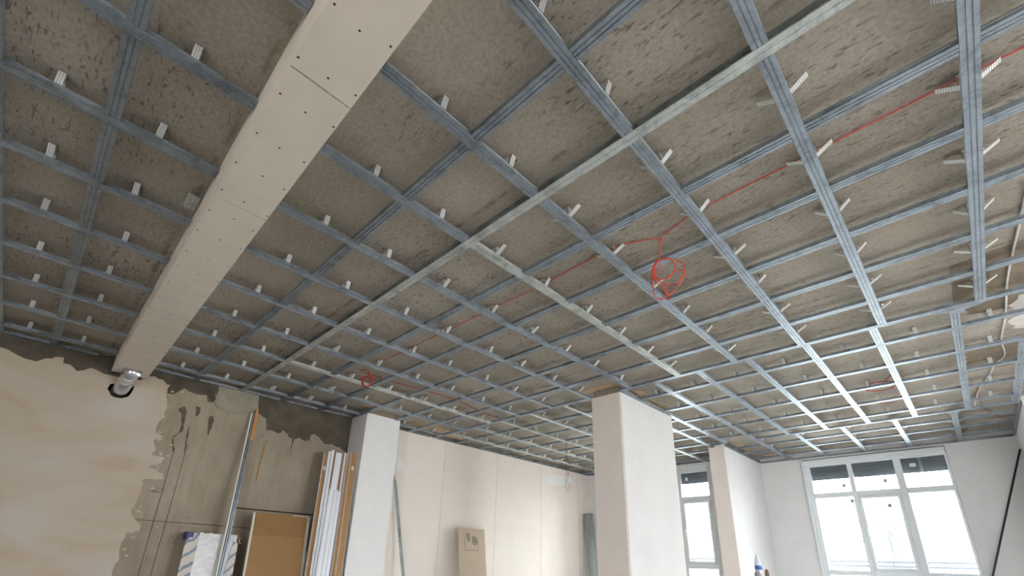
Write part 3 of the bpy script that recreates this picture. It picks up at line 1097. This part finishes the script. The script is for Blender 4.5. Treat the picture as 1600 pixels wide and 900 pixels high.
# short pinkish plug on the wall next to the pack
t = thing('bracket', 'small brown bracket sticking out right of the wrapped pack', 'bracket', (-6.3, 1.88, 1.64))
obj('plate', box(-6.34, -6.24, 1.85, 1.93, 1.655, 1.67), M['brown'], t)
obj('plate', box(-6.34, -6.24, 1.85, 1.93, 1.60, 1.615), M['brown'], t)
obj('stem', box(-6.34, -6.24, 1.885, 1.90, 1.615, 1.655), M['splash'], t)

# cardboard-faced panel stack
t = thing('cardboard_panel', 'brown cardboard sheet with white edges leaning on the wall beside the trim bundle', 'panel', (-6.1, 2.3, 0))
lean_slab(1.98, 2.60, 1.955, -5.93, -6.15, 0.03, M['cardboard_light'], 'lower_sheet', t)
obj('top_flap', sheet([(1.99, 1.70), (2.585, 1.70), (2.585, 1.953), (1.985, 1.953)], [], lambda u, v, d: (-5.93 - 0.22 * v / 1.955 + d, u, v), 0.004), M['cardboard'], t)
obj('edge_strip', sheet([(1.958, 0), (1.978, 0), (1.978, 1.957), (1.958, 1.957)], [], lambda u, v, d: (-5.962 - 0.22 * v / 1.955 + d, u, v), 0.034), M['board_edge'], t)
obj('edge_strip', sheet([(2.602, 0), (2.634, 0), (2.634, 1.952), (2.602, 1.952)], [], lambda u, v, d: (-5.962 - 0.22 * v / 1.955 + d, u, v), 0.036), M['board_edge'], t)
obj('torn_tape', box(-6.18, -6.145, 2.42, 2.60, 1.952, 1.962), M['board_edge'], t)

# bundle of door trims: each trim a thing of its own
TR = [  # foot y, head y, head z, foot x, head x, width, depth, material, label
    (2.68, 2.735, 2.82, -6.02, -6.21, 0.060, 0.012, 'hdf', 'brown fibre trim at the left edge of the trim bundle'),
    (2.715, 2.77, 2.84, -5.99, -6.19, 0.040, 0.012, 'white_trim', 'thin white trim second from left in the bundle'),
    (2.74, 2.80, 2.86, -5.965, -6.17, 0.035, 0.012, 'white_trim', 'narrow white trim with the highest tip in the bundle'),
    (2.80, 2.845, 2.85, -6.01, -6.215, 0.060, 0.010, 'hdf', 'brown trim mostly hidden behind the wide white trims'),
    (2.80, 2.905, 2.845, -5.985, -6.195, 0.085, 0.012, 'white_trim', 'tall wide white trim in the middle of the bundle'),
    (2.75, 2.845, 2.33, -5.93, -6.12, 0.060, 0.012, 'white_trim', 'shorter white trim on the front left of the bundle'),
    (2.81, 2.905, 2.33, -5.925, -6.115, 0.055, 0.012, 'white_trim', 'shorter white trim in the front middle of the bundle'),
    (2.86, 2.955, 2.31, -5.92, -6.11, 0.050, 0.012, 'white_trim', 'shortest white trim at the front right of the bundle'),
    (2.90, 2.985, 2.85, -6.01, -6.22, 0.060, 0.010, 'hdf', 'brown trim showing in the gap right of the tall white trim'),
    (2.90, 3.00, 2.86, -5.985, -6.20, 0.026, 0.012, 'white_trim', 'thin pale trim edge left of two at the bundle right'),
    (2.94, 3.045, 2.86, -5.985, -6.20, 0.026, 0.012, 'white_trim', 'thin pale trim edge right of two at the bundle right'),
    (2.975, 3.065, 2.865, -5.97, -6.185, 0.075, 0.012, 'hdf', 'brown trim with white edges beside the rightmost trim'),
    (3.03, 3.115, 2.87, -5.955, -6.17, 0.080, 0.014, 'hdf', 'rightmost brown trim of the bundle next to the column'),
]
for i, (yf, yh, zh, x0, x1, w, d, mk, lab) in enumerate(TR):
    x0 += 0.004 * i
    head = Vector((x1, yh, zh - EYE)) * 0.978 + Vector((0, 0, EYE))
    foot = Vector((x0, yf, -EYE)) * 0.978 + Vector((0, 0, EYE))
    foot = head + (foot - head) * (head.z - 0.004) / (head.z - foot.z)
    x0, yf, x1, yh, zh = foot.x, foot.y, head.x, head.y, head.z
    t = thing('casing_strip', lab, 'trim', (x0, yf, 0), 'door trims leaning in a bundle')
    lean_bar((x0, yf, 0.004), (x1, yh, zh), w, d, M[mk], 'moulding', t)
    if mk == 'hdf':
        for s in (-1, 1):
            lean_bar((x0 + 0.001, yf + s * (w / 2 + 0.002), 0.004), (x1 + 0.001, yh + s * (w / 2 + 0.002), zh), 0.005, d + 0.004, M['white_trim'], 'white_edge', t)
    else:
        lean_bar((x0 + d / 2 + 0.002, yf - w * 0.2, 0.004), (x1 + d / 2 + 0.002, yh - w * 0.2, zh), w * 0.25, 0.004, M['white_trim'], 'bead', t)
    if lab.startswith('rightmost') or lab.startswith('brown fibre'):
        p = on_line((x0, yf, 0), (x1, yh, zh), zh - 0.21)
        obj('paper_tag', box(p.x + 0.006, p.x + 0.011, p.y - 0.017, p.y + 0.017, p.z - 0.028, p.z + 0.028), M['board_edge'], t)
t = thing('batten', 'slim white batten standing between the cardboard panel and the trim bundle', 'batten', (-5.96, 2.66, 0))
lean_bar((-5.97, 2.645, 0.004), (-6.15, 2.66, 1.53), 0.02, 0.02, M['board_edge'], 'stick', t)
obj('end_cap', box(-6.161, -6.139, 2.65, 2.67, 1.53, 1.536), M['white_trim'], t)

# thin rod of joined profiles leaning against the white wall beside the column
F0, F1 = (-5.87, 4.235, 0.0), (-6.32, 3.895, 2.69)
t = thing('thin_profile', 'thin crooked steel profile leaning on the white wall right of the half-column', 'metal profile', F0)
lean_bar(F0, F1, 0.018, 0.03, M['galv_dull'], 'web', t)
lean_bar(Vector(F0) + Vector((0.004, 0.020, 0.003)), on_line(F0, F1, 2.62) + Vector((0.004, 0.016, 0)), 0.014, 0.034, M['tube'], 'flange', t)

# tan board
t = thing('tan_board', 'tan fibreboard plank leaning on the white wall, faint printed square near its top', 'board', (-6.05, 5.47, 0))
lean_slab(5.17, 5.74, 2.0, -5.92, -6.27, 0.018, M['tan'], 'plank', t, y0t=5.20, y1t=5.80)


def tb(u, v, d):
    return (-5.92 - 0.35 * v / 2.0 + 0.0005 + d, u, v)


for pts in ([(5.33, 1.64), (5.63, 1.64), (5.63, 1.652), (5.33, 1.652)], [(5.33, 1.64), (5.34, 1.64), (5.34, 1.92), (5.33, 1.92)],
            [(5.62, 1.64), (5.63, 1.64), (5.63, 1.80), (5.62, 1.80)], [(5.36, 1.90), (5.44, 1.93), (5.46, 1.80), (5.40, 1.78)],
            [(5.51, 1.88), (5.60, 1.86), (5.64, 1.78), (5.56, 1.72), (5.50, 1.76)]):
    obj('printed_mark', sheet(pts, [], tb, 0.0008), M['stamp'], t)

# grey pipe in the far corner
t = thing('grey_pipe', 'grey pipe standing in the far corner beside the middle column', 'pipe', (-5.95, 8.80, 0))
bm = bmesh.new()
tube(bm, [(-5.96, 8.80, 0.0), (-6.22, 8.90, 2.50)], 0.095, 20)
smooth(obj('body', bm, M['tube'], t))
bm = bmesh.new()
tube(bm, [(-6.2201, 8.90, 2.50), (-6.222, 8.901, 2.52)], 0.1, 20)
obj('rim', bm, M['greyjar'], t)

# black pole and pale strip leaning in the right corner
t = thing('black_pole', 'long thin black pole leaning diagonally across the wall right of the wide window', 'pole', (-0.55, 9.3, 0))
bm = bmesh.new()
tube(bm, [(-0.59, 9.72, 0.01), (0.705, 9.885, 3.22)], 0.0125, 10)
smooth(obj('shaft', bm, M['black'], t))
bm = bmesh.new()
tube(bm, [(-0.598, 9.719, 0.0), (-0.588, 9.7203, 0.02)], 0.017, 10)
obj('foot', bm, M['rail'], t)
t = thing('pale_strip', 'pale thin strip leaning just left of the black pole near the wide window', 'strip', (-0.4, 9.75, 0))
lean_bar((-0.50, 9.74, 0.005), (0.10, 9.89, 1.88), 0.02, 0.012, M['white_trim'], 'strip', t, side=(1, 0, 0))

# trestle carrying a bottle and two jars
TX, TY, TZ = -2.10, 6.68, 1.36
t = thing('trestle', 'grey working trestle below the pier, carrying the bottle', 'trestle', (TX, TY, 0))
obj('top_plank', box(TX - 0.18, TX + 0.25, TY - 0.15, TY + 0.15, TZ - 0.03, TZ, 0.004), M['tan'], t)
for sx in (-0.15, 0.22):
    for sy in (-1, 1):
        bm = bmesh.new()
        tube(bm, [(TX + sx, TY + sy * 0.24, 0.0), (TX + sx, TY + sy * 0.11, TZ - 0.03)], 0.014, 8)
        obj('leg', bm, M['rail'], t)
    bm = bmesh.new()
    tube(bm, [(TX + sx, TY - 0.19, 0.5), (TX + sx, TY + 0.19, 0.5)], 0.01, 8)
    obj('stretcher', bm, M['rail'], t)
bt = thing('water_bottle', 'clear plastic bottle with a blue label, bottom right of the pier', 'bottle', (TX - 0.005, TY, TZ))
smooth(obj('body', lathe([(0.036, 0.0), (0.04, 0.01), (0.04, 0.09), (0.037, 0.1), (0.04, 0.115), (0.04, 0.17), (0.038, 0.2), (0.024, 0.25), (0.014, 0.275), (0.014, 0.29)]), M['bottle'], bt, (TX - 0.005, TY, TZ)))
smooth(obj('label_band', lathe([(0.0405, 0.118), (0.0412, 0.12), (0.0412, 0.165), (0.0405, 0.167)]), M['bluelabel'], bt, (TX - 0.005, TY, TZ)))
smooth(obj('cap', lathe([(0.016, 0.285), (0.016, 0.305), (0.014, 0.308)]), M['pvc'], bt, (TX - 0.005, TY, TZ)))
for dx, dy, mk, lab, hh, rr in ((0.07, 0.05, 'brown', 'small brown jar right of the bottle', 0.12, 0.026), (0.005, -0.085, 'greyjar', 'squat grey jar in front of the bottle', 0.10, 0.04)):
    j = thing('jar', lab, 'jar', (TX + dx, TY + dy, TZ))
    smooth(obj('body', lathe([(rr * 0.9, 0), (rr, 0.01), (rr, hh * 0.7), (rr * 0.75, hh * 0.88), (rr * 0.6, hh * 0.9)]), M[mk], j, (TX + dx, TY + dy, TZ)))
    obj('lid', lathe([(rr * 0.68, hh * 0.9), (rr * 0.68, hh), (rr * 0.6, hh * 1.02)]), M[mk], j, (TX + dx, TY + dy, TZ))

# ------------------------------------------------------------------ cables
CZ = SZ - 0.008


def cable(name, label, runs, rad, mat, seg=6):
    t = thing(name, label, 'cable', runs[0][1][0])
    for nm, pts, n, closed in runs:
        bm = bmesh.new()
        tube(bm, catmull(pts, n, closed) if n else pts, rad, seg, closed)
        smooth(obj(nm, bm, M[mat], t))
    return t


ck = 2.42
cable('red_cable', 'bright red cable with a tangled coil dangling from the ceiling grid, near the middle', [
    ('run', [(1.9, 2.30, CZ), (0.6, 2.31, CZ), (-0.28, 2.33, CZ), (-0.78, 2.345, CZ), (-0.90, 2.375, CZ), (-1.062, 2.42, CZ - 0.004), (-1.065, 2.425, CZ - 0.03)], 6, False),
    ('run', [(-1.066, 2.43, CZ - 0.03), (-1.068, 2.425, CZ - 0.006), (-1.20, 2.36, CZ), (-1.385, 2.315, CZ), (-2.03, 2.335, CZ), (-2.70, 2.335, CZ), (-3.22, 2.33, CZ), (-4.0, 2.33, CZ), (-4.55, 2.30, CZ)], 6, False),
    ('drop', [(-1.0655, ck, CZ - 0.025), (-1.072, ck, 3.42), (-1.085, ck, 3.335)], 6, False),
    ('drop', [(-1.061, ck - 0.006, CZ - 0.025), (-1.068, ck - 0.006, 3.42), (-1.08, ck - 0.004, 3.335)], 6, False),
    ('loop', [(-1.085, ck, 3.335), (-1.125, ck - .005, 3.30), (-1.14, ck + .01, 3.235), (-1.10, ck + .02, 3.20), (-1.03, ck + .01, 3.195), (-0.985, ck, 3.235), (-1.02, ck - .01, 3.305)], 7, True),
    ('loop', [(-1.083, ck + .004, 3.333), (-0.99, ck + .02, 3.295), (-0.935, ck + .015, 3.225), (-0.945, ck, 3.155), (-0.99, ck - .01, 3.105), (-1.06, ck, 3.135), (-1.11, ck + .01, 3.20), (-1.14, ck, 3.27)], 7, True),
    ('loop', [(-1.087, ck - .004, 3.335), (-1.145, ck, 3.25), (-1.11, ck - .015, 3.17), (-1.06, ck - .02, 3.09), (-1.055, ck - .01, 3.055), (-1.05, ck, 3.12), (-1.04, ck + .01, 3.18), (-0.98, ck + .012, 3.215), (-0.935, ck, 3.16), (-0.97, ck - .01, 3.09), (-1.05, ck - .005, 3.045), (-1.12, ck + .01, 3.06), (-1.15, ck + .015, 3.13), (-1.14, ck, 3.24)], 7, True),
    ('loop', [(-1.088, ck + .008, 3.334), (-1.13, ck + .012, 3.29), (-1.125, ck + .01, 3.22), (-1.09, ck + .004, 3.27)], 7, True),
    ('tail', [(-1.06, ck, 3.09), (-1.052, ck, 3.06), (-1.05, ck, 3.02)], 5, False)], 0.003, 'red')
ring = [(-4.57 + 0.055 * math.cos(a) * 0.9, 2.335 + 0.03 * math.cos(a), 3.345 + 0.068 * math.sin(a)) for a in [i * math.pi / 6 for i in range(12)]]
cable('red_cable', 'dark red cable with a neat oval ring hanging above the half-column', [
    ('run', [(-4.57, 2.335, 3.418), (-4.58, 2.335, CZ - 0.02), (-4.66, 2.30, CZ), (-4.71, 2.33, CZ), (-4.72, 2.62, CZ), (-4.70, 3.0, CZ), (-4.66, 3.45, CZ), (-4.70, 3.9, CZ), (-4.80, 4.45, CZ), (-4.85, 5.3, CZ), (-4.88, 6.4, CZ)], 6, False),
    ('ring', ring, 4, True), ('ring', [(a + .006, b + .008, c + .002) for a, b, c in ring], 4, True), ('ring', [(a - .006, b - .008, c - .002) for a, b, c in ring], 4, True)], 0.0048, 'dark_red')
cable('red_cable', 'thin dark red wire dangling with a loop in front of the far white wall', [
    ('drop', [(-4.97, 6.5, CZ), (-4.972, 6.5, 3.2), (-4.98, 6.5, 2.96), (-4.985, 6.5, 2.93)], 6, False),
    ('loop', [(-4.985, 6.5, 2.93), (-4.93, 6.5, 2.97), (-4.95, 6.5, 2.89), (-5.0, 6.5, 2.80), (-5.01, 6.51, 2.73), (-4.96, 6.51, 2.67), (-4.90, 6.5, 2.68), (-4.92, 6.5, 2.74), (-4.985, 6.5, 2.82), (-5.0, 6.5, 2.87), (-4.97, 6.5, 2.93)], 6, False)], 0.003, 'dark_red', 5)
rg = [(-0.44 + 0.14 * math.cos(a), 6.40 + 0.17 * math.sin(a), 3.462) for a in [i * math.pi / 6 for i in range(12)]]
cable('red_cable', 'small red cable coil lying on the grid right of the middle column', [
    ('coil', rg, 4, True), ('coil', [(a * .97 - .01, b + .02, c + .008) for a, b, c in rg], 4, True),
    ('tail', [(-0.34, 6.5, 3.46), (-0.32, 6.7, 3.44), (-0.33, 6.95, 3.43), (-0.42, 7.15, 3.46), (-0.55, 7.2, CZ)], 6, False),
    ('stub', [(-0.40, 6.25, 3.46), (-0.35, 6.2, 3.468), (-0.3, 6.17, CZ)], 6, False)], 0.005, 'dark_red')
cable('red_cable', 'short red cables tucked above the grid at the right edge', [
    ('run', [(0.36, 7.12, CZ), (0.6, 7.10, CZ), (0.9, 7.05, CZ), (1.6, 7.0, CZ)], 5, False),
    ('run', [(0.37, 7.14, CZ - .01), (0.6, 7.15, CZ - .01), (1.4, 7.14, CZ)], 5, False),
    ('stub', [(0.36, 7.13, CZ), (0.37, 7.6, CZ), (0.40, 8.2, CZ), (0.48, 8.6, CZ), (0.58, 8.95, CZ)], 6, False)], 0.0045, 'dark_red')
cable('white_cable', 'white cable snaking across the slab near the right edge', [
    ('run', [(0.62, 3.3, CZ), (0.60, 3.7, CZ), (0.577, 4.1, CZ), (0.557, 4.54, CZ), (0.557, 5.15, CZ), (0.54, 5.75, CZ), (0.567, 6.23, CZ), (0.50, 6.48, CZ), (0.45, 6.9, CZ), (0.37, 7.35, CZ), (0.31, 8.24, CZ)], 8, False)], 0.007, 'white_cable')

# ------------------------------------------------------------------ outside
struct(obj('ground', box(-45, 45, -45, 55, -0.7, -0.25), M['street']))
t = thing('railing', 'pale metal railing just outside the wide window', 'railing', (-1.0, 10.9, -0.25))
for z in (1.66, 1.58):
    bm = bmesh.new()
    tube(bm, [(-6.5, 10.9, z), (4, 10.9, z)], 0.022, 8)
    obj('rail', bm, M['rail'], t)
for k in range(9):
    bm = bmesh.new()
    x = -6.0 + 1.2 * k
    tube(bm, [(x, 10.9, -0.25), (x, 10.9, 1.66)], 0.012, 8)
    obj('post', bm, M['rail'], t)
t = thing('building', 'overexposed pale building across the street, seen through the wide window', 'building', (0, 26, -0.25))
obj('facade', box(-18, 18, 26, 34, -0.25, 5.2), M['facade'], t)
obj('cornice', box(-18.2, 18.2, 25.7, 26.0, 4.6, 4.9), M['facade'], t)
for k in range(11):
    x = -16 + 3.2 * k
    wn = obj('window', box(x, x + 1.5, 25.93, 26.0, 1.4, 3.6), M['facade_win'], t)
t = thing('awning_frame', 'faint slender frame of posts and stays outside the wide window', 'frame', (-1.4, 14.0, -0.25))
for a, b in (((-1.55, 14, 2.6), (-1.45, 14, -0.25)), ((-1.55, 14, 2.6), (-1.05, 14, -0.25)), ((-1.55, 14, 2.6), (-0.75, 14, 0.6)),
             ((-2.9, 14, 2.62), (0.2, 14, 2.62)), ((-1.6, 14, 2.55), (-3.2, 14, 1.0))):
    bm = bmesh.new()
    tube(bm, [a, b], 0.035, 8)
    obj('strut', bm, M['rail'], t)
